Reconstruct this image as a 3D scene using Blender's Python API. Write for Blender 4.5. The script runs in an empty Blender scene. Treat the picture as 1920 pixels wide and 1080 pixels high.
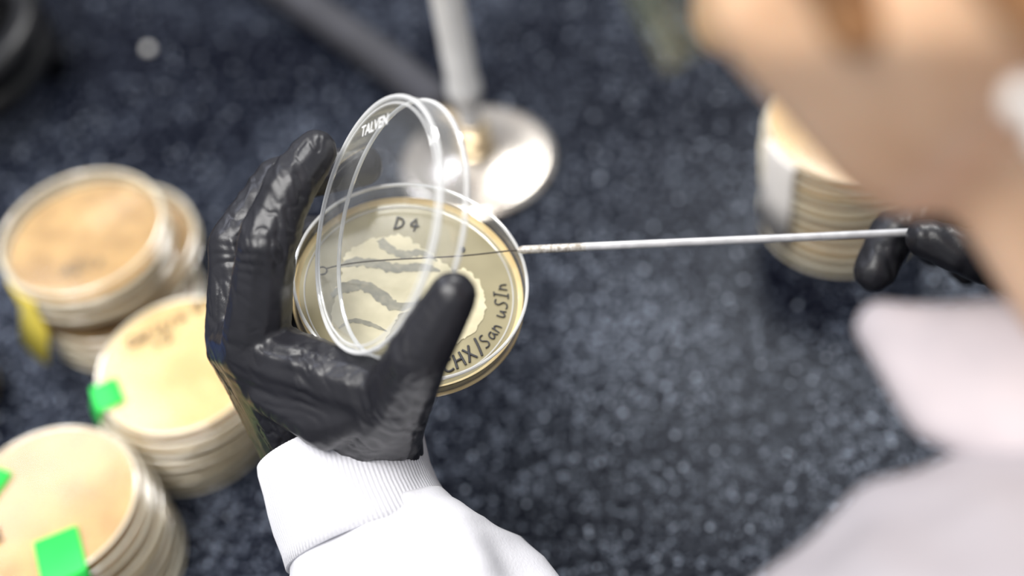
import bpy, bmesh, math, random
from mathutils import Vector, Matrix, noise
sc = bpy.context.scene
try:
    sc.view_settings.view_transform = 'Standard'
except Exception: pass
random.seed(4)
# ---------------------------------------------------------------- frames
CAM = Vector((0,0,0.62))
R = Vector((0.9848,-0.1330,-0.1116)).normalized()
F = Vector((0,0.6428,-0.7660)).normalized()
U = R.cross(F).normalized()
B = -F
C0 = Vector((-0.0376,0.3566,0.208))      # centre of the held dish
def rig(p):
    return C0 + (R*p[0] + U*p[1] + B*p[2])*0.001
def rdir(p):
    return (R*p[0] + U*p[1] + B*p[2]).normalized()

# ---------------------------------------------------------------- materials
def newmat(name):
    m = bpy.data.materials.new(name); m.use_nodes = True
    nt = m.node_tree
    for n in list(nt.nodes): nt.nodes.remove(n)
    out = nt.nodes.new('ShaderNodeOutputMaterial')
    return m, nt, out
def pmat(name, c1, c2=None, rough=0.5, metal=0.0, scale=40, bump=0.0, bscale=200, spec=0.5, coat=0.0, sss=0.0, sheen=0.0, detail=3, rad=(0.01,0.004,0.002), clear=0.0, tint=(1,1,1)):
    m, nt, out = newmat(name)
    p = nt.nodes.new('ShaderNodeBsdfPrincipled')
    if clear>0:
        tr = nt.nodes.new('ShaderNodeBsdfTransparent'); tr.inputs[0].default_value=(*tint,1)
        mx = nt.nodes.new('ShaderNodeMixShader'); mx.inputs[0].default_value=clear
        nt.links.new(p.outputs[0], mx.inputs[1]); nt.links.new(tr.outputs[0], mx.inputs[2]); nt.links.new(mx.outputs[0], out.inputs[0])
    else:
        nt.links.new(p.outputs[0], out.inputs[0])
    tc = nt.nodes.new('ShaderNodeTexCoord')
    n = nt.nodes.new('ShaderNodeTexNoise'); n.inputs['Scale'].default_value = scale; n.inputs['Detail'].default_value = detail
    nt.links.new(tc.outputs['Object'], n.inputs['Vector'])
    cr = nt.nodes.new('ShaderNodeValToRGB')
    if c2 is None: c2 = tuple(x*0.85 for x in c1)
    cr.color_ramp.elements[0].color = (*c2,1); cr.color_ramp.elements[0].position = 0.35
    cr.color_ramp.elements[1].color = (*c1,1); cr.color_ramp.elements[1].position = 0.65
    nt.links.new(n.outputs['Fac'], cr.inputs[0]); nt.links.new(cr.outputs[0], p.inputs['Base Color'])
    p.inputs['Roughness'].default_value = rough; p.inputs['Metallic'].default_value = metal
    p.inputs['Specular IOR Level'].default_value = spec
    p.inputs['Coat Weight'].default_value = coat
    p.inputs['Sheen Weight'].default_value = sheen
    if sss:
        p.inputs['Subsurface Weight'].default_value = sss
        p.inputs['Subsurface Radius'].default_value = rad
        p.inputs['Subsurface Scale'].default_value = 0.5
    if bump:
        n2 = nt.nodes.new('ShaderNodeTexNoise'); n2.inputs['Scale'].default_value = bscale; n2.inputs['Detail'].default_value = 4
        nt.links.new(tc.outputs['Object'], n2.inputs['Vector'])
        b = nt.nodes.new('ShaderNodeBump'); b.inputs['Strength'].default_value = bump; b.inputs['Distance'].default_value = 0.001
        nt.links.new(n2.outputs['Fac'], b.inputs['Height']); nt.links.new(b.outputs[0], p.inputs['Normal'])
    return m
def clearmat(name, tint=(0.96,0.97,0.97), lo=0.04, hi=0.75, milky=0.3, rough=0.05, power=3.0, white=(0.95,0.95,0.93)):
    m, nt, out = newmat(name)
    tr = nt.nodes.new('ShaderNodeBsdfTransparent'); tr.inputs[0].default_value = (*tint,1)
    gl = nt.nodes.new('ShaderNodeBsdfGlossy'); gl.inputs['Roughness'].default_value = rough
    gl.inputs[0].default_value = (1,1,1,1)
    df = nt.nodes.new('ShaderNodeBsdfDiffuse'); df.inputs[0].default_value = (*white,1)
    mx1 = nt.nodes.new('ShaderNodeMixShader'); mx1.inputs[0].default_value = milky
    nt.links.new(gl.outputs[0], mx1.inputs[1]); nt.links.new(df.outputs[0], mx1.inputs[2])
    lw = nt.nodes.new('ShaderNodeLayerWeight'); lw.inputs[0].default_value = 0.5
    pw = nt.nodes.new('ShaderNodeMath'); pw.operation='POWER'; pw.inputs[1].default_value = power
    nt.links.new(lw.outputs['Facing'], pw.inputs[0])
    tc = nt.nodes.new('ShaderNodeTexCoord'); nz = nt.nodes.new('ShaderNodeTexNoise'); nz.inputs['Scale'].default_value=60
    nt.links.new(tc.outputs['Object'], nz.inputs['Vector'])
    mr = nt.nodes.new('ShaderNodeMapRange'); mr.inputs[3].default_value = lo; mr.inputs[4].default_value = hi
    nt.links.new(pw.outputs[0], mr.inputs[0])
    ml = nt.nodes.new('ShaderNodeMath'); ml.operation='MULTIPLY_ADD'; ml.inputs[1].default_value=0.04; 
    nt.links.new(nz.outputs['Fac'], ml.inputs[0]); nt.links.new(mr.outputs[0], ml.inputs[2])
    mx = nt.nodes.new('ShaderNodeMixShader')
    nt.links.new(ml.outputs[0], mx.inputs[0]); nt.links.new(tr.outputs[0], mx.inputs[1]); nt.links.new(mx1.outputs[0], mx.inputs[2])
    nt.links.new(mx.outputs[0], out.inputs[0])
    return m

M_clear = clearmat('clear_polystyrene', lo=0.04, hi=0.65, milky=0.25, rough=0.06)
M_rim = clearmat('polystyrene_rim', lo=0.55, hi=0.95, milky=0.6, power=1.0, white=(1,1,1))
M_stackclear = clearmat('stacked_dish_plastic', tint=(1.0,0.96,0.88), lo=0.05, hi=0.5, milky=0.7, rough=0.12, power=2.2, white=(1.0,0.90,0.70))
M_stackrim = clearmat('stacked_dish_rim', lo=0.6, hi=0.95, milky=0.85, power=1.0, rough=0.12, white=(1.0,0.94,0.78))
AR=(0.012,0.008,0.004); TI=(0.98,0.82,0.5)
M_agar = pmat('agar_tan', (0.62,0.42,0.19),(0.42,0.265,0.105), rough=0.35, scale=70, coat=0.2, sss=0.7, rad=AR, clear=0.10, tint=TI, detail=5)
M_agarB = pmat('agar_pale_tan', (0.86,0.68,0.38),(0.70,0.52,0.26), rough=0.35, scale=50, coat=0.2, sss=0.7, rad=AR, clear=0.10, tint=TI, detail=5)
M_agarC = pmat('agar_golden', (0.71,0.49,0.23),(0.52,0.34,0.145), rough=0.35, scale=50, coat=0.2, sss=0.7, rad=AR, clear=0.10, tint=TI, detail=5)
M_agar_held = pmat('agar_held', (0.43,0.38,0.235),(0.33,0.29,0.175), rough=0.2, scale=35, coat=0.3, clear=0.16, tint=(0.95,0.85,0.6))
M_growth = pmat('bacterial_growth', (0.68,0.61,0.41),(0.54,0.48,0.31), rough=0.35, scale=90)
M_reflband = pmat('painted_reflection_grey', (0.18,0.17,0.125),(0.28,0.26,0.185), rough=0.3, scale=300)  # grey of painted bands that stand for reflections and see-through agar
M_amber = pmat('agar_meniscus', (0.84,0.68,0.38),(0.70,0.52,0.26), rough=0.15, scale=60, coat=0.6)
M_ink = pmat('marker_ink', (0.03,0.03,0.035), rough=0.5)
M_print = pmat('white_print', (0.9,0.9,0.9), rough=0.5)
M_glove = pmat('black_nitrile', (0.019,0.019,0.024),(0.013,0.013,0.017), rough=0.37, spec=0.5, scale=60, bump=0.10, bscale=520)
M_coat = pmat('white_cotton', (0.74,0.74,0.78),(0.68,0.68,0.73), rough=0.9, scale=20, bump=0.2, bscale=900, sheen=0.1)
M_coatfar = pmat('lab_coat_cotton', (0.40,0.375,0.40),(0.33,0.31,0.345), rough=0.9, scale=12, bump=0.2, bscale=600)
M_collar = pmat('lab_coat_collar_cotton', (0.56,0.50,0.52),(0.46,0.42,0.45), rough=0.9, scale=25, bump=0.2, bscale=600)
M_skin = pmat('skin', (0.92,0.62,0.41),(0.74,0.44,0.26), rough=0.5, scale=26, sss=0.2, bump=0.1, bscale=300)
M_lip = pmat('lips', (0.72,0.36,0.28), rough=0.4)
M_hair = pmat('light_brown_hair', (0.42,0.21,0.09),(0.24,0.11,0.045), rough=0.5, scale=60)
M_eye = pmat('eye_white', (0.9,0.9,0.88), rough=0.2)
M_iris = pmat('iris', (0.1,0.15,0.2), rough=0.2)
M_steel = pmat('brushed_steel', (0.88,0.87,0.86),(0.76,0.75,0.74), rough=0.35, metal=0.2, scale=40)
M_plated = pmat('nickel_base', (0.90,0.84,0.76),(0.66,0.59,0.52), rough=0.24, metal=0.9, scale=60)
M_brass = pmat('brass_fitting', (0.80,0.66,0.45),(0.7,0.55,0.35), rough=0.3, metal=0.8)
M_alu = pmat('aluminium_handle', (0.86,0.86,0.88),(0.7,0.7,0.72), rough=0.35, metal=0.4, scale=200)
M_burnt = pmat('burnt_aluminium', (0.76,0.74,0.71),(0.36,0.32,0.27), rough=0.5, metal=0.4, scale=700)
M_wire = pmat('nichrome_wire', (0.08,0.07,0.06), rough=0.4, metal=0.8)
M_hose = pmat('grey_rubber', (0.050,0.050,0.060),(0.038,0.038,0.045), rough=0.6)
M_black = pmat('black_plastic', (0.004,0.004,0.005), rough=0.35)
M_green = pmat('green_tape', (0.04,0.80,0.12),(0.03,0.72,0.10), rough=0.5)
M_yellow = pmat('yellow_tape', (0.92,0.74,0.10),(0.88,0.68,0.08), rough=0.5)
M_label = pmat('white_label', (0.98,0.93,0.88), rough=0.6)
M_blue = pmat('blue_plastic', (0.04,0.16,0.60), rough=0.35)
M_trouser = pmat('dark_trousers', (0.03,0.035,0.06), rough=0.9)
M_floor = pmat('floor_vinyl', (0.42,0.42,0.40),(0.35,0.35,0.34), rough=0.5, scale=6)
M_bead = pmat('pearl', (0.95,0.93,0.9), rough=0.15, coat=0.8)
M_goggle = clearmat('goggle_lens', tint=(0.85,0.92,0.84), lo=0.12, hi=0.5, milky=0.5, white=(0.45,0.5,0.33))

def benchmat():
    m, nt, out = newmat('black_epoxy_resin')
    L = nt.links.new
    p = nt.nodes.new('ShaderNodeBsdfPrincipled'); L(p.outputs[0], out.inputs[0])
    tc = nt.nodes.new('ShaderNodeTexCoord')
    n1 = nt.nodes.new('ShaderNodeTexNoise'); n1.inputs['Scale'].default_value=290; n1.inputs['Detail'].default_value=3; n1.inputs['Roughness'].default_value=0.55; n1.inputs['Distortion'].default_value=1.2
    n2 = nt.nodes.new('ShaderNodeTexNoise'); n2.inputs['Scale'].default_value=6; n2.inputs['Detail'].default_value=3
    n3 = nt.nodes.new('ShaderNodeTexVoronoi'); n3.inputs['Scale'].default_value=170
    for k in (n1,n2,n3): L(tc.outputs['Object'], k.inputs['Vector'])
    ad = nt.nodes.new('ShaderNodeMath'); ad.operation='MULTIPLY_ADD'; ad.inputs[1].default_value=0.34
    L(n2.outputs['Fac'], ad.inputs[0]); L(n1.outputs['Fac'], ad.inputs[2])
    cr = nt.nodes.new('ShaderNodeValToRGB')
    e = cr.color_ramp.elements
    e[0].position=0.66; e[0].color=(0.002,0.0024,0.006,1)
    e[1].position=0.94; e[1].color=(0.34,0.38,0.47,1)
    x=e.new(0.73); x.color=(0.006,0.008,0.015,1)
    x=e.new(0.80); x.color=(0.070,0.084,0.120,1)
    L(ad.outputs[0], cr.inputs[0])
    r3 = nt.nodes.new('ShaderNodeValToRGB'); r3.color_ramp.elements[0].position=0.10; r3.color_ramp.elements[0].color=(1,1,1,1)
    r3.color_ramp.elements[1].position=0.24; r3.color_ramp.elements[1].color=(0,0,0,1)
    L(n3.outputs['Distance'], r3.inputs[0])
    sx = nt.nodes.new('ShaderNodeSeparateColor'); L(n3.outputs['Color'], sx.inputs[0])
    gt = nt.nodes.new('ShaderNodeMath'); gt.operation='GREATER_THAN'; gt.inputs[1].default_value=0.78; L(sx.outputs[0], gt.inputs[0])
    mu = nt.nodes.new('ShaderNodeMath'); mu.operation='MULTIPLY'; L(gt.outputs[0], mu.inputs[0]); L(r3.outputs[0], mu.inputs[1])
    mixc = nt.nodes.new('ShaderNodeMixRGB'); mixc.inputs[2].default_value=(0.38,0.42,0.50,1)
    L(mu.outputs[0], mixc.inputs[0]); L(cr.outputs[0], mixc.inputs[1]); L(mixc.outputs[0], p.inputs['Base Color'])
    ms = nt.nodes.new('ShaderNodeMapRange'); ms.inputs[1].default_value=0.66; ms.inputs[2].default_value=0.86
    ms.inputs[3].default_value=0.05; ms.inputs[4].default_value=0.70
    L(ad.outputs[0], ms.inputs[0]); L(ms.outputs[0], p.inputs['Specular IOR Level'])
    p.inputs['Specular Tint'].default_value=(0.80,0.88,1.0,1)
    mr = nt.nodes.new('ShaderNodeMapRange'); mr.inputs[1].default_value=0.5; mr.inputs[2].default_value=0.85
    mr.inputs[3].default_value=0.22; mr.inputs[4].default_value=0.40
    L(ad.outputs[0], mr.inputs[0]); L(mr.outputs[0], p.inputs['Roughness'])
    b = nt.nodes.new('ShaderNodeBump'); b.inputs['Strength'].default_value=0.3; b.inputs['Distance'].default_value=0.0005
    L(n1.outputs['Fac'], b.inputs['Height']); L(b.outputs[0], p.inputs['Normal'])
    return m
M_bench = benchmat()

# ---------------------------------------------------------------- object helpers
def link(o): sc.collection.objects.link(o); return o
def empty(name, loc):
    e = bpy.data.objects.new(name, None); e.location = loc; e.empty_display_size = 0.02
    return link(e)
def par(o, e):
    o.parent = e
    o.matrix_parent_inverse = Matrix.Translation(-Vector(e.location))
    return o
class MB:
    def __init__(s): s.v=[]; s.f=[]; s.m=[]; s.mats=[]
    def mi(s, mat):
        if mat not in s.mats: s.mats.append(mat)
        return s.mats.index(mat)
    def add(s, vs, fs, mat):
        o=len(s.v); s.v += [tuple(v) for v in vs]; k=s.mi(mat)
        for f in fs: s.f.append([i+o for i in f]); s.m.append(k)
    def lathe(s, prof, mat, M=Matrix(), seg=72):
        vs=[]; fs=[]
        n=len(prof)
        for i in range(seg):
            a=2*math.pi*i/seg; c,sn=math.cos(a),math.sin(a)
            for r,z in prof: vs.append(M@Vector((r*c,r*sn,z)))
        for i in range(seg):
            j=(i+1)%seg
            for k in range(n-1):
                fs.append([i*n+k, j*n+k, j*n+k+1, i*n+k+1])
        s.add(vs,fs,mat)
    def torus(s, rad, z, t, mat, M=Matrix(), seg=72, n=8):
        prof=[(rad+t*math.cos(2*math.pi*k/n), z+t*math.sin(2*math.pi*k/n)) for k in range(n+1)]
        s.lathe(prof, mat, M, seg)
    def obj(s, name, smooth=True, parent=None):
        me=bpy.data.meshes.new(name); me.from_pydata(s.v,[],s.f)
        for m in s.mats: me.materials.append(m)
        for p,k in zip(me.polygons,s.m): p.material_index=k; p.use_smooth=smooth
        bm=bmesh.new(); bm.from_mesh(me); bmesh.ops.remove_doubles(bm, verts=bm.verts, dist=1e-6)
        bmesh.ops.recalc_face_normals(bm, faces=bm.faces); bm.to_mesh(me); bm.free()
        if smooth:
            try: me.set_sharp_from_angle(angle=math.radians(40))
            except Exception: pass
        o=link(bpy.data.objects.new(name,me))
        if parent: par(o,parent)
        return o
def curve_mesh(name, splines, rad, mat, parent=None, res=8, smooth=True, cyclic=False):
    cu=bpy.data.curves.new(name,'CURVE'); cu.dimensions='3D'; cu.bevel_depth=1.0; cu.bevel_resolution=res; cu.use_fill_caps=True
    for pts in splines:
        sp=cu.splines.new('NURBS' if (smooth and len(pts)>2) else 'POLY'); sp.points.add(len(pts)-1)
        for i,p in enumerate(pts):
            sp.points[i].co=(*p,1); sp.points[i].radius = rad[i] if isinstance(rad,(list,tuple)) else rad
        if smooth and len(pts)>2: sp.use_endpoint_u=True; sp.order_u=min(4,len(pts)); sp.resolution_u=8
        sp.use_cyclic_u=cyclic
    o=bpy.data.objects.new(name,cu); link(o)
    dg=bpy.context.evaluated_depsgraph_get(); me=bpy.data.meshes.new_from_object(o.evaluated_get(dg))
    bpy.data.objects.remove(o)
    me.materials.clear(); me.materials.append(mat)
    for p in me.polygons: p.use_smooth=True; p.material_index=0
    o=link(bpy.data.objects.new(name,me))
    if parent: par(o,parent)
    return o
def tube(name, pts, rad, mat, parent=None, res=8, smooth=True, cyclic=False):
    return curve_mesh(name,[pts],rad,mat,parent,res,smooth,cyclic)
def text(name, body, size, M, mat, parent=None, shear=0.0, off=0.0):
    cu=bpy.data.curves.new(name,'FONT'); cu.body=body; cu.size=size; cu.align_x='CENTER'; cu.align_y='CENTER'; cu.shear=shear; cu.offset=off
    cu.extrude=0.00003
    o=bpy.data.objects.new(name,cu); link(o)
    dg=bpy.context.evaluated_depsgraph_get(); me=bpy.data.meshes.new_from_object(o.evaluated_get(dg))
    bpy.data.objects.remove(o)
    me.transform(M); me.materials.clear(); me.materials.append(mat)
    o=link(bpy.data.objects.new(name,me))
    if parent: par(o,parent)
    return o
# hand-written letters as pen strokes (unit box 0..0.7 wide, 0..1 tall)
G={'D':[[(0.08,0),(0.1,0.5),(0.08,1)],[(0,1),(0.5,0.95),(0.72,0.5),(0.45,0.05),(0,0)]],
 '4':[[(0.45,1),(0.2,0.7),(0.0,0.38),(0.4,0.36),(0.75,0.4)],[(0.5,0.75),(0.5,0.3),(0.47,-0.05)]],
 'C':[[(0.65,0.85),(0.4,1.02),(0.05,0.8),(0,0.3),(0.3,-0.03),(0.68,0.15)]],
 'H':[[(0.05,1),(0.05,0.5),(0,0)],[(0.6,1),(0.6,0.5),(0.62,0)],[(0.0,0.5),(0.35,0.54),(0.65,0.5)]],
 'X':[[(0,1),(0.3,0.5),(0.65,0)],[(0.62,1),(0.3,0.5),(0,0)]],
 '/':[[(0.5,1.1),(0.3,0.5),(0.05,-0.1)]],
 'S':[[(0.6,0.88),(0.35,1.02),(0.05,0.8),(0.3,0.52),(0.6,0.3),(0.35,-0.02),(0,0.12)]],
 'a':[[(0.5,0.5),(0.2,0.62),(0,0.3),(0.2,0.0),(0.45,0.15),(0.5,0.5),(0.5,0.2),(0.65,0)]],
 'u':[[(0,0.6),(0.02,0.15),(0.2,-0.03),(0.42,0.15),(0.48,0.6),(0.48,0.2),(0.6,0)]],
 'I':[[(0.3,1),(0.3,0.5),(0.3,0)],[(0.1,1),(0.3,1.0),(0.5,1)],[(0.1,0),(0.3,0),(0.5,0)]],
 'n':[[(0.02,0.6),(0.05,0.3),(0.02,0)],[(0.04,0.35),(0.25,0.65),(0.45,0.45),(0.47,0)]],
 'r':[[(0.02,0.6),(0.05,0.3),(0.02,0)],[(0.04,0.35),(0.2,0.6),(0.42,0.6)]],
 'i':[[(0.1,0.55),(0.1,0.25),(0.12,0)],[(0.1,0.8),(0.13,0.86)]],
 's':[[(0.4,0.52),(0.15,0.62),(0.05,0.42),(0.35,0.2),(0.2,-0.02),(0,0.08)]],
 '1':[[(0.1,0.8),(0.3,1),(0.3,0.5),(0.28,0)]],
 '2':[[(0.02,0.8),(0.3,1.05),(0.55,0.75),(0.3,0.35),(0.0,0),(0.3,0.04),(0.6,0.0)]],
 '5':[[(0.55,1),(0.3,1),(0.1,0.98),(0.08,0.55),(0.4,0.62),(0.55,0.3),(0.3,-0.02),(0,0.1)]],
 ':':[[(0.15,0.6),(0.17,0.66)],[(0.15,0.15),(0.17,0.21)]],
 'A':[[(0,0),(0.2,0.55),(0.35,1)],[(0.35,1),(0.5,0.5),(0.65,0)],[(0.1,0.35),(0.35,0.4),(0.6,0.36)]],
 'o':[[(0.3,0.7),(0.02,0.4),(0.25,0.05),(0.55,0.35),(0.3,0.7),(0.1,0.55)]]}
def handwrite(name, string, h, M, parent, thick=0.00028, arc=None, jitter=0.03, adv=0.85):
    spl=[]; x=0
    tot=len(string)*adv*h
    for ch in string:
        if ch!=' ':
            j=[random.uniform(-jitter,jitter) for _ in range(3)]
            for st_ in G[ch]:
                pts=[]
                for (a,b_) in st_:
                    px=(a+0.18*b_)*h+x; py=(b_+j[0])*h
                    if arc is None: pts.append(M@Vector((px-tot/2,py-h/2,0)))
                    else:
                        r0,a0=arc; an=a0+px/r0; rr=r0-py
                        pts.append(M@Vector((rr*math.cos(an),rr*math.sin(an),0)))
                spl.append(pts)
        x+=adv*h*(0.55 if ch in 'i1:/ ' else 1)
    return curve_mesh(name,spl,thick,M_ink,parent,res=2)
def hull_data(groups, sub=2):
    V=[];Fs=[]
    for g in groups:
        bm=bmesh.new()
        for s in g:
            x,y,z,r=s[:4]
            bmesh.ops.create_icosphere(bm, subdivisions=sub, radius=r, matrix=Matrix.Translation((x,y,z)))
        vs=[v.co.copy() for v in bm.verts]; bm.free()
        bm=bmesh.new()
        for c in vs: bm.verts.new(c)
        bmesh.ops.convex_hull(bm, input=bm.verts[:])
        bmesh.ops.delete(bm, geom=[v for v in bm.verts if not v.link_faces], context='VERTS')
        bmesh.ops.recalc_face_normals(bm, faces=bm.faces)
        bm.verts.index_update(); o=len(V)
        V+=[tuple(v.co) for v in bm.verts]
        Fs+=[[v.index+o for v in f.verts] for f in bm.faces]
        bm.free()
    return V,Fs
def organic(name, groups, voxel, smooth_it, mat, parent=None, disp=None, sub=2):
    V,Fs=hull_data(groups,sub)
    me=bpy.data.meshes.new(name); me.from_pydata(V,[],Fs)
    o=link(bpy.data.objects.new(name,me))
    m=o.modifiers.new('r','REMESH'); m.mode='VOXEL'; m.voxel_size=voxel
    s=o.modifiers.new('s','SMOOTH'); s.factor=0.5; s.iterations=smooth_it
    dg=bpy.context.evaluated_depsgraph_get(); me2=bpy.data.meshes.new_from_object(o.evaluated_get(dg))
    bpy.data.objects.remove(o)
    me2.name=name
    if disp:
        vs=me2.vertices; N=[v.normal.copy() for v in vs]
        for v,n in zip(vs,N): v.co = v.co + n*disp(v.co.copy(),n)
    me2.materials.clear(); me2.materials.append(mat)
    for p in me2.polygons: p.use_smooth=True; p.material_index=0
    o=link(bpy.data.objects.new(name,me2))
    if parent: par(o,parent)
    return o
def chain(pts):
    return [[pts[i],pts[i+1]] for i in range(len(pts)-1)]

# ---------------------------------------------------------------- room and bench
def box(name, lo, hi, mat, parent=None, bev=0.003):
    bm=bmesh.new(); bmesh.ops.create_cube(bm,size=1)
    for v in bm.verts:
        v.co=Vector([(lo[i]+hi[i])/2+v.co[i]*(hi[i]-lo[i]) for i in range(3)])
    if bev: bmesh.ops.bevel(bm, geom=bm.edges[:], offset=bev, segments=3, affect='EDGES')
    me=bpy.data.meshes.new(name); bm.to_mesh(me); bm.free(); me.materials.append(mat)
    o=link(bpy.data.objects.new(name,me))
    if parent: par(o,parent)
    return o
box('floor',(-3,-2.5,-0.95),(3,3,-0.90),M_floor,bev=0)
M_wall=pmat('painted_wall',(0.42,0.43,0.46),rough=0.8)
box('wall_back',(-3,1.62,-0.90),(3,1.70,0.9),M_wall,bev=0)
bench=empty('lab_bench',(0,0.8,0))
box('bench_top',(-1.5,-0.01,-0.032),(1.5,1.60,0.0),M_bench,bench)
M_cab=pmat('bench_cabinet',(0.45,0.42,0.36),rough=0.5)
box('cabinet_left',(-1.45,0.05,-0.90),(-0.55,1.55,-0.033),M_cab,bench)
box('cabinet_right',(0.75,0.05,-0.90),(1.45,1.55,-0.033),M_cab,bench)

# ---------------------------------------------------------------- petri dishes
def dish_upright(mb,x,y,z,agar,r=0.0432,Rl=0.0452,flip=False,clear=M_stackclear,rim=M_stackrim,H=0.015):
    M=Matrix.Translation((x,y,z))
    if flip: M=Matrix.Translation((x,y,z+H))@Matrix.Rotation(math.pi,4,'X')
    mb.lathe([(0.0005,0.0004),(r,0.0004),(r,0.0125)],clear,M)
    mb.lathe([(0.0001,0.0012),(r-0.0012,0.0012),(r-0.0006,0.003),(r-0.0006,0.0062),(r-0.0018,0.0056),(0.0001,0.0056)],agar,M)
    mb.lathe([(0.0005,H-0.0004),(Rl,H-0.0004),(Rl,H-0.0085)],clear,M)
    mb.torus(Rl-0.0005,H-0.0008,0.0009,rim,M)
    mb.torus(Rl,H-0.0085,0.0007,rim,M)
    mb.torus(r-0.0004,0.0008,0.0008,rim,M)
def stack(name,x,y,items,agar,pitch=0.0151):
    e=empty(name,(x,y,0)); mb=MB(); z=0
    for dx,dy,fl in items:
        dish_upright(mb,x+dx,y+dy,z,agar,flip=fl); z+=pitch
    mb.obj('dishes',parent=e)
    return e,z

s1,z1=stack('petri_dish_stack',-0.226,0.552,[(0.004,0.0,False),(0.002,0.001,False),(0.010,0.014,False),(0.0,0.0,False),(0.001,-0.001,False)],M_agar)
s2,z2=stack('petri_dish_stack',-0.173,0.459,[(-0.010,0.006,True),(-0.008,0.003,True),(-0.004,0.001,True),(0.0,0.0,True)],M_agarB)
s3,z3=stack('petri_dish_stack',-0.236,0.389,[(0.004,-0.002,True),(0.003,0.0,True),(0.003,0.0,True),(0.0,0.0,True)],M_agarC)
s4,z4=stack('petri_dish_stack',0.193,0.531,[(0,0,True),(0.001,0,True),(0,0.001,True),(-0.001,0,True),(0,0,True)],M_agarC)

def tape(name,x,y,z,ang,w,h,mat,parent,over=0.5,flare=0.003):
    mb=MB(); n=10
    rad=0.0459
    vs=[];fs=[]
    prof=[(rad-0.02*over-0.004,z+0.0008),(rad,z+0.0009),(rad+0.0007,z-0.0005),(rad+0.0012,z-h*0.5),(rad+flare,z-h)]
    for i in range(n+1):
        t=(i/n-0.5)*w
        c,s_=math.cos(ang),math.sin(ang)
        for j,(r,zz) in enumerate(prof):
            rr=r if j==0 else math.sqrt(max(r*r-t*t,0))
            vs.append((x+rr*c-t*s_,y+rr*s_+t*c,zz))
    k=len(prof)
    for i in range(n):
        for j in range(k-1): fs.append([i*k+j,(i+1)*k+j,(i+1)*k+j+1,i*k+j+1])
    mb.add(vs,fs,mat); o=mb.obj(name,parent=parent)
    sm=o.modifiers.new('t','SOLIDIFY'); sm.thickness=0.0003
    return o
tape('yellow_tape',-0.226,0.552,z1-0.014,math.radians(218),0.028,0.042,M_yellow,s1,0.0,0.010)
tape('green_tape',-0.173,0.459,z2,math.radians(199),0.017,0.010,M_green,s2,0.50,0.004)
tape('green_tape',-0.236,0.389,z3,math.radians(285),0.021,0.004,M_green,s3,1.1)
tape('green_tape',-0.236,0.389,z3,math.radians(150),0.016,0.006,M_green,s3,0.8)
tape('label',0.193,0.531,z4-0.002,math.radians(200),0.026,0.060,M_label,s4,0.0)
def flatM(x,y,z,deg): return Matrix.Translation((x,y,z))@Matrix.Rotation(math.radians(deg),4,'Z')
handwrite('writing','A21 s',0.0075,flatM(-0.222,0.533,z1-0.0086,10),s1,0.0005)
handwrite('writing','Carissa 121',0.0072,flatM(-0.176,0.489,z2+0.0003,25),s2,0.0005,adv=0.72)
handwrite('writing_2','1:5',0.0068,flatM(-0.180,0.477,z2+0.0003,25),s2,0.0005)
handwrite('writing','Sa/2',0.009,flatM(-0.266,0.372,z3+0.0003,30),s3,0.0006)

# blue lid jar at far left
e=empty('blue_lidded_jar',(-0.332,0.512,0)); mb=MB(); M=Matrix.Translation((-0.332,0.512,0))
mb.lathe([(0.0001,0.0),(0.036,0.0),(0.037,0.002),(0.037,0.02),(0.035,0.022)],M_stackclear,M)
mb.lathe([(0.038,0.015),(0.0395,0.016),(0.0395,0.030),(0.038,0.032),(0.030,0.032),(0.029,0.031),(0.0001,0.031)],M_blue,M)
mb.obj('jar_with_lid',parent=e)

# ---------------------------------------------------------------- held dish
n=Vector((0.134,0.543,0.83)).normalized()
e1=(Vector((1,0,0))-n*n.x).normalized(); e2=n.cross(e1)
def frame(o,a,b,c):
    oW=rig(o); A=rdir(a);Bv=rdir(b);Cv=rdir(c)
    return Matrix(((A.x,Bv.x,Cv.x,oW.x),(A.y,Bv.y,Cv.y,oW.y),(A.z,Bv.z,Cv.z,oW.z),(0,0,0,1)))
H=0.0135
DM=frame(Vector((0,2.0,0))-n*H*1000,e1,e2,n)
hd=empty('petri_dish',tuple(DM.translation)); mb=MB(); r=0.0448
mb.lathe([(0.0005,0.0003),(r,0.0003),(r,H)],M_clear,DM,128)
mb.torus(r,H,0.00065,M_rim,DM,128)
mb.torus(r-0.0002,0.0006,0.0008,M_amber,DM,128)
mb.lathe([(0.0001,0.0010),(r-0.001,0.0010),(r-0.0007,0.0045)],M_agar_held,DM,128)
mb.lathe([(0.0001,0.0040),(r-0.0022,0.0040)],M_agar_held,DM,128)
mb.lathe([(r-0.0023,0.00401),(r-0.0012,0.0048),(r-0.0006,0.0060)],M_amber,DM,128)
mb.torus(r-0.0042,0.0042,0.0003,M_rim,DM,128)
mb.obj('dish_base',parent=hd)
# positions on the agar are given in tenths of a millimetre in the dish's own plane
def agar_uv(px,py):
    u=(px-766)/4.8; v=(544+0.36*u-py)/4.06
    return u*0.001,v*0.001
def blob(name,pts,mat,z,parent,jit=0.0006):
    n_=len(pts); out=[]
    for i in range(n_):
        p0,p1,p2,p3=[Vector(pts[(i+k-1)%n_]) for k in range(4)]
        for s in range(12):
            t=s/12
            q=0.5*((2*p1)+(-p0+p2)*t+(2*p0-5*p1+4*p2-p3)*t*t+(-p0+3*p1-3*p2+p3)*t**3)
            out.append(q)
    vs=[]
    for q in out:
        d=Vector((noise.noise(Vector((q.x*500,q.y*500,1))),noise.noise(Vector((q.x*500,q.y*500,5)))))*jit
        vs.append(DM@Vector((q.x+d.x,q.y+d.y,z)))
    mb=MB(); mb.add(vs,[list(range(len(vs)))],mat); return mb.obj(name,smooth=False,parent=parent)
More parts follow.
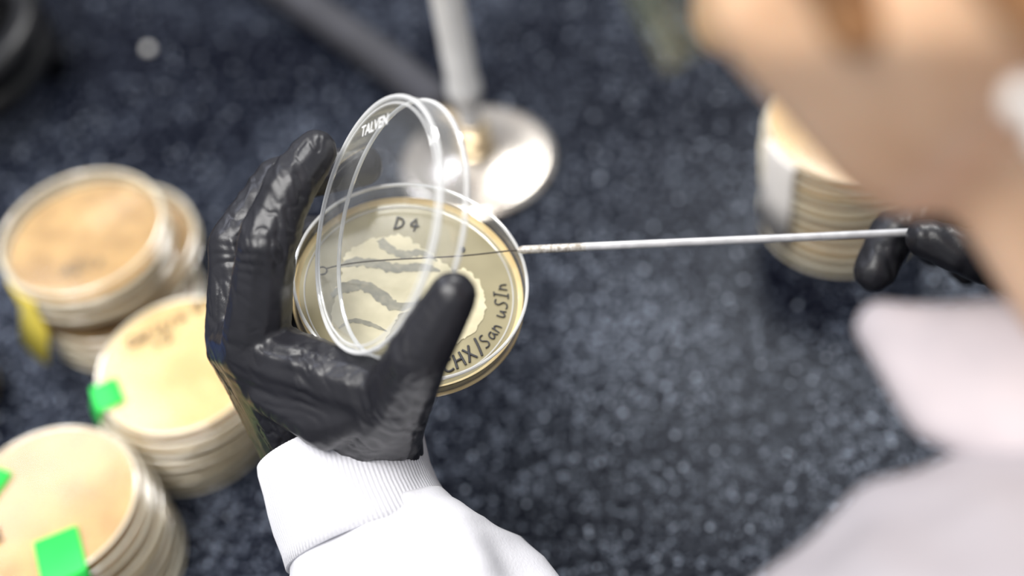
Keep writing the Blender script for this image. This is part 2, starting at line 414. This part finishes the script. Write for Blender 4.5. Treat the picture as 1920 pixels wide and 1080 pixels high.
def band(name,pts,ws,mat,z,parent):
    P=[Vector(agar_uv(*p)) for p in pts]; out=[];W=[]
    for i in range(len(P)-1):
        p0=P[max(i-1,0)];p1=P[i];p2=P[i+1];p3=P[min(i+2,len(P)-1)]
        for s in range(12):
            t=s/12
            out.append(0.5*((2*p1)+(-p0+p2)*t+(2*p0-5*p1+4*p2-p3)*t*t+(-p0+3*p1-3*p2+p3)*t**3)); W.append(ws[i]*(1-t)+ws[i+1]*t)
    out.append(P[-1]); W.append(ws[-1])
    vs=[];fs=[]
    for i,q in enumerate(out):
        a=out[min(i+1,len(out)-1)]-out[max(i-1,0)]; nrm=Vector((-a.y,a.x)).normalized()
        w=W[i]*0.0001*(1+0.45*noise.noise(Vector((q.x*700,q.y*700,2))))
        vs.append(DM@Vector((*(q+nrm*w),z))); vs.append(DM@Vector((*(q-nrm*w*(1+0.5*noise.noise(Vector((q.x*500,q.y*500,9))))),z)))
    for i in range(len(out)-1): fs.append([2*i,2*i+1,2*i+3,2*i+2])
    mb=MB(); mb.add(vs,fs,mat); return mb.obj(name,smooth=False,parent=parent)
def uvl(l): return [agar_uv(*p) for p in l]
blob('growth_1',uvl([(634,520),(645,470),(680,448),(712,440),(745,436),(790,462),(840,500),(850,535),(812,552),(790,575),(748,590),(720,640),(680,655),(640,630),(628,590),(630,550)]),M_growth,0.0043,hd,0.0016)
blob('growth_2',uvl([(850,505),(880,508),(905,545),(905,590),(880,625),(840,640),(826,600),(850,560)]),M_growth,0.0043,hd,0.0014)
band('reflection_band_1',[(622,552),(650,536),(680,534),(710,550),(742,572),(782,566)],[9,24,26,26,22,4],M_reflband,0.00440,hd)  # wavy dark bands: reflections put into colour, laid over the growth
band('reflection_band_2',[(632,498),(660,488),(700,492),(740,500),(790,498),(822,506)],[6,20,22,22,18,4],M_reflband,0.00440,hd)
band('reflection_band_3',[(705,444),(722,462),(750,474),(785,470),(815,486)],[14,20,20,14,4],M_reflband,0.00440,hd)
band('reflection_band_4',[(640,612),(665,598),(700,606),(728,618)],[3,9,10,2],M_reflband,0.00440,hd)
def DT(px,py,rot,z=0.0044):
    u,v=agar_uv(px,py); return DM@Matrix.Translation((u,v,z))@Matrix.Rotation(math.radians(rot),4,'Z')
handwrite('writing_top','D4',0.0056,DT(756,413,0),hd,0.00042,adv=1.0)
handwrite('writing_mark','o',0.0036,DT(864,462,10),hd,0.00045)
DZ=DM@Matrix.Translation((0,0,0.0044))
handwrite('writing_rim','CHX/',0.0060,DZ,hd,0.00048,arc=(0.0385,math.radians(-68)),adv=0.92)
handwrite('writing_rim_2','San uSIn',0.0056,DZ,hd,0.00030,arc=(0.0385,math.radians(-38)),adv=0.80)

# ---------------------------------------------------------------- lid
m_=Vector((0.52,-0.095,0.84)); nl=Vector((-0.83,0.15,0.53)).normalized()
m_=(m_-nl*m_.dot(nl)).normalized(); Ml=nl.cross(m_)
LM=frame((-1.5,19.2,45),m_,Ml,nl); HL=0.0095; rl=0.0458
ld=empty('petri_dish_lid',tuple(LM.translation)); mb=MB()
mb.lathe([(0.0005,HL),(rl-0.0006,HL)],M_clear,LM,144)
M_wall_lid=clearmat('lid_wall', lo=0.14, hi=0.75, milky=0.35, rough=0.06, power=1.5)
mb.lathe([(rl-0.0006,HL),(rl,HL-0.0008),(rl,0)],M_wall_lid,LM,144)
mb.torus(rl,0,0.0008,M_rim,LM,144)
mb.torus(rl-0.0006,HL-0.0002,0.0008,M_rim,LM,144)
mb.torus(rl-0.0030,HL+0.0002,0.00035,M_rim,LM,144)
mb.obj('lid',parent=ld)
text('imprint','TALVEN',0.0056,LM@Matrix.Translation((-0.0135,0.0345,HL+0.0003))@Matrix.Rotation(math.radians(14),4,'Z'),M_print,ld,0.15,0.00008)

# ---------------------------------------------------------------- inoculating loop
lp=empty('inoculating_loop',tuple(rig((40,13,-8))))
tube('handle',[rig((66,14.4,-10.1)),rig((150,18.2,-16.8)),rig((216,21.4,-21.2))],[0.0016,0.0016,0.0016],M_alu,lp,smooth=False)
tube('handle_tip',[rig((40.5,13.1,-8)),rig((42.5,13.2,-8.1)),rig((67,14.4,-10.1))],[0.0009,0.0016,0.0016],M_burnt,lp,smooth=False)
tube('wire',[rig((41,13.1,-8)),rig((36,12.8,-8)),rig((22,10.6,-6)),rig((-3,9.7,-4)),rig((-25,8.2,-3)),rig((-33,5.9,-4))],0.00030,M_wire,lp)
LP=[]
for i in range(17):
    a=2*math.pi*i/16
    LP.append(rig((-34.8+1.9*math.cos(a),5.0+1.5*math.sin(a),-4-1.0*math.sin(a))))
tube('loop',LP,0.00034,M_wire,lp,smooth=False)

# ---------------------------------------------------------------- bunsen burner
bx,by=-0.0073,0.621
bb=empty('bunsen_burner',(bx,by,0)); mb=MB(); M=Matrix.Translation((bx,by,0))
mb.lathe([(0.0001,0),(0.0465,0),(0.0475,0.0015),(0.0475,0.0055),(0.0455,0.0075),(0.041,0.0082),(0.036,0.0078),(0.030,0.0092),(0.020,0.0110),(0.0135,0.0135),(0.0118,0.017)],M_plated,M,96)
mb.lathe([(0.0118,0.017),(0.0118,0.019),(0.0100,0.020),(0.0100,0.027),(0.0112,0.028),(0.0112,0.031),(0.0085,0.033),(0.0085,0.036),(0.0062,0.037)],M_brass,M,48)
mb.lathe([(0.0066,0.036),(0.0066,0.058),(0.0090,0.059),(0.0102,0.061),(0.0102,0.069),(0.0092,0.071),(0.0090,0.19),(0.0102,0.191),(0.0102,0.20),(0.0080,0.20),(0.0080,0.15),(0.0001,0.15)],M_steel,M,48)
mb.obj('burner_body',parent=bb)
tube('gas_inlet',[(bx,by,0.028),(bx-0.012,by+0.018,0.028),(bx-0.02,by+0.030,0.027)],[0.004,0.004,0.004],M_brass,bb,smooth=False)
tube('gas_hose',[(bx-0.014,by+0.022,0.028),(-0.024,0.652,0.024),(-0.038,0.690,0.013),(-0.068,0.737,0.0125),(-0.105,0.790,0.0125),(-0.17,0.88,0.0125),(-0.30,1.02,0.0125),(-0.6,1.2,0.0125)],0.0125,M_hose,bb)

# black cable coil, far left
pc=empty('power_cable',(-0.34,0.80,0)); P=[]
for i in range(60):
    a=i/60*2*math.pi*2.6
    P.append((-0.338+0.056*math.cos(a),0.775+0.060*math.sin(a),0.011+0.021*(i/60*2.6)))
tube('coil',P,0.0105,M_black,pc)
mb=MB(); mb.lathe([(0.0001,0),(0.0028,0.0004),(0.0034,0.0020),(0.0024,0.0040),(0.0001,0.0048)],M_bead,Matrix.Translation((-0.218,0.787,0)),20)
mb.obj('glint_pellet')  # added white pellet standing in for a specular speck on the bench

# ---------------------------------------------------------------- scientist
man=empty('scientist',(0.2,-0.1,-0.3))
def rs(p): w=rig(p[:3]); return (w.x,w.y,w.z,p[3]*0.001)
IDX=[(-57,-25,17,13),(-49,14,37,11.0),(-40.5,35,37,9.6),(-33,48,28,8.4)]
MID=[(-68,-23,-5,12.5),(-68,15,-2,10.6),(-53,40,-10,9.6),(-21,47,-20,8.6)]
RNG=[(-70,-27,-25,12),(-68,6,-36,9.6),(-48,20,-43,8.6),(-20,20,-35,7.6)]
PNK=[(-62,-35,-42,11),(-56,-10,-45,8.8),(-40,-4,-36,7.8),(-20,0,-27,7)]
THB=[(-9,-56,8,14.5),(-2,-41,46,13),(8,-23.5,76,10.6),(19.5,-4,86,8.4)]
WR=(-20,-88,-5)
g=[]
for c in (IDX,MID,RNG,PNK,THB): g+=chain(c)
g+= [[IDX[0],MID[0],(-36,-68,-10,18),(-22,-72,-18,18)],
     [MID[0],RNG[0],(-41,-68,-20,18),(-22,-72,-18,18)],
     [RNG[0],PNK[0],(-43,-70,-26,16),(-22,-74,-18,18)],
     [IDX[0],THB[0],THB[1],(-28,-62,-4,16)],
     [THB[0],(-28,-62,-6,17),(-14,-88,-12,18),(-34,-82,-18,18)],
     [(-50,-40,18,10),(-12,-44,42,9),(-28,-48,28,13)],
     [(-10,-78,-12,18),(-34,-74,-18,18)],
     [(-18,-88,-12,19),(0,-142,10,22)]]
gw=[[rs(s) for s in h] for h in g]
creases=[]
def crs(chainp,i,Rr,lam,amp):
    a=Vector(rs(chainp[i])[:3]); p=Vector(rs(chainp[i-1])[:3]); q=Vector(rs(chainp[min(i+1,len(chainp)-1)])[:3])
    creases.append((a,(q-p).normalized(),Rr,lam,amp))
for c in (IDX,MID):
    crs(c,1,0.014,0.0055,0.0006); crs(c,2,0.010,0.0045,0.0004)
crs(THB,2,0.013,0.0045,0.0004)
for c in (IDX,MID,RNG): creases.append((Vector(rs(c[0])[:3]),(Vector(rs(c[1])[:3])-Vector(rs(c[0])[:3])).normalized(),0.016,0.007,0.0006))
creases.append((rig((-24,-62,8)),rdir((-0.333,0.883,-0.33)),0.024,0.006,0.0007))
creases.append((rig((-4,-44,50)),rdir((0.9,0.5,0.2)),0.020,0.008,0.0007))
creases.append((rig((-38,-30,28)),rdir((0.35,0.9,0.1)),0.018,0.006,0.0008))
def glove_disp(co,nn):
    d=0
    for c,ax,Rr,lam,amp in creases:
        v=co-c; l2=v.length_squared
        if l2<(2.2*Rr)**2:
            w=noise.noise(co*60)*0.010
            s=v.dot(ax)+w
            mod=0.2+1.5*max(0,noise.noise(co*95+c*50)+0.25)
            d+=amp*mod*math.exp(-l2/(Rr*Rr))*(abs(math.sin(math.pi*s/lam))-0.6)*1.3
    v=co-C0; x=v.dot(R); y=v.dot(U); z=v.dot(B)
    up=max(0.0,min(1.0,(y+0.045)/0.03))
    q=noise.noise(Vector((x*150+0.25*y*150,y*26,z*120)))
    msk=max(0.0,min(1.0,0.5+1.4*noise.noise(co*38+Vector((3,1,7)))))
    d+=(0.0003+0.0005*up)*msk*(0.35-abs(q)*2.2)
    # fine sharp wrinkles
    q2=noise.noise(Vector((x*230+y*60,y*90-x*50,z*200)))
    m2=max(0.0,min(1.0,0.2+1.8*noise.noise(co*55+Vector((9,4,2)))))
    d-=0.00055*m2*max(0.0,1-abs(q2)*7)
    # gathers next to the cuff
    lw=max(0.0,min(1.0,(-0.048-y)/0.02))
    d+=0.0006*lw*(noise.noise(Vector((x*260,y*30,z*220))))
    d+=0.0005*noise.noise(co*45)
    return d
organic('left_gloved_hand',gw,0.0008,10,M_glove,man,glove_disp)

# right hand
IDX2=[(272,23,-55,12),(231,36,-34,10.5),(211,31,-30,9.6),(199,25,-30,8.2)]
MID2=[(270,16,-75,12),(219,30,-55,10.6),(194,21,-35,10),(185,5,-30,8.8)]
RNG2=[(268,14,-95,11.5),(228,32,-85,9.4),(214,26,-70,8.4),(219,14,-60,7.4)]
PNK2=[(266,8,-110,10.5),(240,21,-102,8.4),(232,18,-88,7.6),(236,6,-74,6.8)]
THB2=[(262,-2,-22,14),(232,7,-12,11),(213,13,-8,9.4),(200,18,-12,8)]
g=[]
for c in (IDX2,MID2,RNG2,PNK2,THB2): g+=chain(c)
g+=[[IDX2[0],MID2[0],(320,-22,-55,22)],[MID2[0],RNG2[0],(320,-22,-60,22)],[RNG2[0],PNK2[0],(320,-26,-70,20)],
    [IDX2[0],THB2[0],(310,-18,-45,20)],[(320,-22,-58,24),(370,-50,-60,25)],[IDX2[0],THB2[0],(245,8,-25,9)]]
def d2(co,nn): 
    return 0.0008*noise.noise(co*80)+0.0005*(abs(math.sin(co.x*420+3*noise.noise(co*60)))-0.6)
organic('right_gloved_hand',[[rs(s) for s in h] for h in g],0.0013,6,M_glove,man,d2)

# cuffs (lofted knit tubes)
def loft(name,stations,mat,parent,ribs=0,amp=0.0,folds=0.0,seg=160,fscale=28):
    mb=MB(); vs=[];fs=[]; k=seg
    for (c,ax,sx,a,b) in stations:
        ax=ax.normalized(); X=(sx-ax*sx.dot(ax)).normalized(); Y=ax.cross(X)
        for i in range(k):
            t=2*math.pi*i/k
            rr=1+amp*math.cos(ribs*t)
            p=c+X*(a*rr*math.cos(t))+Y*(b*rr*math.sin(t))
            if folds:
                nr=(p-c).normalized(); p=p+nr*folds*noise.noise(Vector((p.x*fscale,p.y*fscale,p.z*fscale)))
            vs.append(p)
    for j in range(len(stations)-1):
        for i in range(k):
            i2=(i+1)%k
            fs.append([j*k+i,j*k+i2,(j+1)*k+i2,(j+1)*k+i])
    mb.add(vs,fs,mat); o=mb.obj(name,parent=parent)
    s=o.modifiers.new('t','SOLIDIFY'); s.thickness=0.0018; s.offset=-1
    return o
wrist=Vector(WR); arm=Vector((94,-249,93)).normalized()
EL=wrist+arm*282
def st(t,a,b,off=0,offz=0):
    return (rig(wrist+arm*t+Vector((off,0,offz))), rdir(arm), R, a*0.001, b*0.001)
cuffst=[st(-28.5,32.0,30,1,8),st(-29,33,31.5,1,8),st(-26,33.4,32,1,8),st(-18,33,32,1,7),st(-10,32.6,31.6,0.5,6),st(-2,32.6,31.8,0.5,5),st(6,33,32,1,4),st(12,34,33,1,3)]
loft('left_knit_cuff',cuffst,M_coat,man,ribs=120,amp=0.0035,folds=0.0035,seg=720)
ss=[(4,33.2,32.5,1,4),(9,34.5,34,1.5,3),(14,38,37,3,2),(19,43,41,5,1),(27,47,45,7,0),(38,50,48,8,0),(52,52,50,8,0),(75,54,52,6,0),(100,54,52,4,0),(130,54,52,2,0),(180,54,52,0,0)]
slv=[]
for i in range(len(ss)-1):
    for q in range(4):
        t=q/4; slv.append(st(*[ss[i][k]*(1-t)+ss[i+1][k]*t for k in range(5)]))
loft('left_sleeve',slv,M_coat,man,folds=0.010,seg=200,fscale=32)
elw=rig(EL); 
LE=(elw.x,elw.y,max(elw.z,0.055),0.050)
p1=rig(wrist+arm*150)
LS=(0.096,0.124,0.272,0.070); RS=(0.36,0.08,0.26,0.07); RE=(0.41,0.10,0.058,0.05)
rw2=rig((352,-40,-60))
NB=(0.20,0.15,0.30)
coat=[[ (p1.x,p1.y,p1.z,0.050), LE],[LE,LS],[RS,RE],[RE,(rw2.x,rw2.y,rw2.z,0.042)],
      [LS,RS,(0.20,0.13,0.27,0.075)],
      [LS,RS,(0.14,0.03,0.14,0.07),(0.28,0.03,0.14,0.07)],
      [(0.10,-0.02,0.20,0.08),(0.32,-0.02,0.20,0.08),(0.13,-0.15,-0.05,0.10),(0.28,-0.15,-0.05,0.10),(0.14,0.03,0.14,0.07),(0.28,0.03,0.14,0.07)],
      [(0.13,-0.15,-0.05,0.10),(0.28,-0.15,-0.05,0.10),(0.12,-0.20,-0.22,0.11),(0.29,-0.20,-0.22,0.11)]]
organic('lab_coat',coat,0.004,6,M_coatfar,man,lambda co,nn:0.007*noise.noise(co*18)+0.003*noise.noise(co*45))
c1,c2,c3,c4=(0.0925,0.216,0.322,0.0075),(0.102,0.194,0.312,0.009),(0.1290,0.196,0.330,0.010),(0.135,0.168,0.318,0.014)
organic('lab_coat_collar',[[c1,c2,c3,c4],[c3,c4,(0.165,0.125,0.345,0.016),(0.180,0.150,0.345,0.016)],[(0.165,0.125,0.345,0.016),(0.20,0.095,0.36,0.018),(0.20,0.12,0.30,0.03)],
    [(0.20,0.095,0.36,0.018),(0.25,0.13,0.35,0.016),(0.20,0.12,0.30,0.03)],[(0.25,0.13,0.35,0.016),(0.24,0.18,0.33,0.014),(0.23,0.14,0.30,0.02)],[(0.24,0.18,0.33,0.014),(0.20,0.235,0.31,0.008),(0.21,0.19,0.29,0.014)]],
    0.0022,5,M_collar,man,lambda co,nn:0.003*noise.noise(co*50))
organic('trousers',[[(0.12,-0.20,-0.26,0.09),(0.10,0.16,-0.28,0.07)],[(0.10,0.16,-0.28,0.07),(0.10,0.18,-0.78,0.045)],
                    [(0.29,-0.20,-0.26,0.09),(0.31,0.16,-0.28,0.07)],[(0.31,0.16,-0.28,0.07),(0.31,0.18,-0.78,0.045)],
                    [(0.12,-0.20,-0.26,0.09),(0.29,-0.20,-0.26,0.09)]],0.008,4,M_trouser,man)
organic('shoes',[[(0.10,0.17,-0.855,0.042),(0.10,0.29,-0.868,0.032)],[(0.31,0.17,-0.855,0.042),(0.31,0.29,-0.868,0.032)]],0.006,3,M_black,man)

# head
Hc=Vector((0.125,0.253,0.460))
hu=Vector((-0.30,0.69,0.66)).normalized(); hf=Vector((-0.685,0.325,-0.651)); hf=(hf-hu*hf.dot(hu)).normalized(); hl=hu.cross(hf)
def hp(x,y,z): return Hc+(hl*x+hf*y+hu*z)*0.001
def hs(x,y,z,r): w=hp(x,y,z); return (w.x,w.y,w.z,r*0.001)
hg=[[hs(0,-22,25,74),hs(0,18,28,68)],[hs(0,18,28,68),hs(22,52,-8,28),hs(-22,52,-8,28),hs(18,56,40,30),hs(-18,56,40,30)]]
hg+=[[hs(s*30,52,-22,26),hs(s*45,5,-40,20),hs(0,66,-66,18),hs(s*12,64,-60,16)] for s in (1,-1)]
hg+=[[hs(45,5,-40,20),hs(-45,5,-40,20),hs(0,66,-66,18),hs(0,40,-20,40)]]
hg+=[[hs(0,84,10,7),hs(0,98,-20,8.5)],[hs(9,90,-22,6.5),hs(-9,90,-22,6.5),hs(0,98,-20,8)],[hs(0,84,10,7),hs(0,88,-22,9)]]
hg+=[[hs(s*12,82,16,7),hs(s*38,72,16,8)] for s in (1,-1)]
hg+=[[hs(s*72,-8,8,6),hs(s*76,-16,14,5),hs(s*72,-6,-24,5)] for s in (1,-1)]
hg+=[[hs(s*79,-18,20,3.5),hs(s*82,-24,6,3.5)] for s in (1,-1)]
nb=Vector(NB)
hg+=[[hs(0,-22,-30,50),(nb.x,nb.y,nb.z,0.054)],[hs(0,-10,-40,44),hs(0,50,-62,16),(0.160,0.205,0.352,0.028),(nb.x,nb.y,nb.z,0.050)]]
organic('head',hg,0.0028,5,M_skin,man)
organic('lips',[[hs(14,80,-42,4),hs(0,86,-40,5),hs(-14,80,-42,4)],[hs(12,79,-47,4),hs(0,85,-49,5.5),hs(-12,79,-47,4)]],0.0012,3,M_lip,man)
for s in (1,-1):
    organic('eye',[[hs(s*31,70,2,12)]],0.002,1,M_eye,man); organic('iris',[[hs(s*31,78.5,1,5)]],0.001,1,M_iris,man)
    organic('eyebrow',[[hs(s*14,88,22,4),hs(s*32,84,26,4)],[hs(s*32,84,26,4),hs(s*50,70,20,3)]],0.0015,2,M_hair,man)
hair=[[hs(0,-24,30,79),hs(0,10,40,73)],[hs(0,-60,0,50),hs(0,-50,-20,45),hs(0,-30,20,70)],
      [hs(60,10,55,20),hs(-60,10,55,20),hs(30,60,72,16),hs(-30,60,72,16),hs(0,0,90,24)],
      [hs(0,-95,0,34),hs(0,-118,-12,28)],
      [hs(64,22,30,13),hs(66,28,-5,10)],[hs(66,28,-5,10),hs(58,34,-34,7)],
      [hs(66,6,20,12),hs(66,-2,-30,10)],[hs(66,-2,-30,10),hs(60,-10,-70,9)]]
organic('hair',hair,0.003,5,M_hair,man,lambda co,nn:0.0022*noise.noise(Vector((co.x*60,co.y*60,co.z*60))))
organic('earring',[[hs(60,10,-60,4.2)],[hs(58,10,-68,3.5)]],0.001,2,M_bead,man)
tube('glasses_frame',[hp(80,-10,12),hp(74,40,14),hp(60,82,14),hp(20,104,16),hp(-20,104,16),hp(-60,82,14),hp(-74,40,14),hp(-80,-10,12)],0.0022,M_goggle,man)
mb=MB(); vs=[]; fs=[]
for i in range(21):
    a=math.radians(-58+116*i/20)
    for z in (16,-4,-24): vs.append(hp(72*math.sin(a),30+74*math.cos(a),z))
for i in range(20):
    for j in range(2): fs.append([i*3+j,(i+1)*3+j,(i+1)*3+j+1,i*3+j+1])
mb.add(vs,fs,M_goggle); mb.obj('safety_glasses_lens',parent=man)

# stool
stl=empty('lab_stool',(0.2,-0.22,-0.9)); mb=MB(); M=Matrix.Translation((0.205,-0.22,0))
mb.lathe([(0.0001,-0.41),(0.16,-0.41),(0.175,-0.40),(0.175,-0.375),(0.16,-0.36),(0.0001,-0.357)],M_black,M)
mb.lathe([(0.0001,-0.41),(0.025,-0.41),(0.025,-0.84),(0.05,-0.86),(0.22,-0.885),(0.22,-0.90),(0.0001,-0.90)],M_steel,M)
mb.obj('seat_and_post',parent=stl)

# ---------------------------------------------------------------- lights
def area(name,loc,target,size,sy,power,color=(1,1,1)):
    l=bpy.data.lights.new(name,'AREA'); l.shape='RECTANGLE'; l.size=size; l.size_y=sy; l.energy=power; l.color=color
    o=link(bpy.data.objects.new(name,l)); o.location=loc
    o.rotation_euler=(Vector(target)-Vector(loc)).to_track_quat('-Z','Y').to_euler(); return o
area('ceiling_light',(0.42,1.5,1.55),(0.1,0.45,0),0.35,0.6,17,(1,0.99,0.97))
area('ceiling_light',(-0.5,0.1,1.7),(-0.1,0.45,0),1.2,0.8,42,(1,0.98,0.95))
area('ceiling_light',(-0.9,1.45,1.4),(-0.2,0.5,0),0.5,0.3,5,(0.80,0.84,1))
w=bpy.data.worlds.new('room_light'); w.use_nodes=True; sc.world=w
w.node_tree.nodes['Background'].inputs[0].default_value=(0.92,0.95,1,1); w.node_tree.nodes['Background'].inputs[1].default_value=0.40

# ---------------------------------------------------------------- camera
cd=bpy.data.cameras.new('camera'); cam=link(bpy.data.objects.new('camera',cd))
cd.lens=50; cd.sensor_width=36; cd.clip_start=0.01
cam.matrix_world=Matrix(((R.x,U.x,B.x,CAM.x),(R.y,U.y,B.y,CAM.y),(R.z,U.z,B.z,CAM.z),(0,0,0,1)))
cd.dof.use_dof=True; cd.dof.focus_distance=0.530; cd.dof.aperture_fstop=2.8
sc.camera=cam
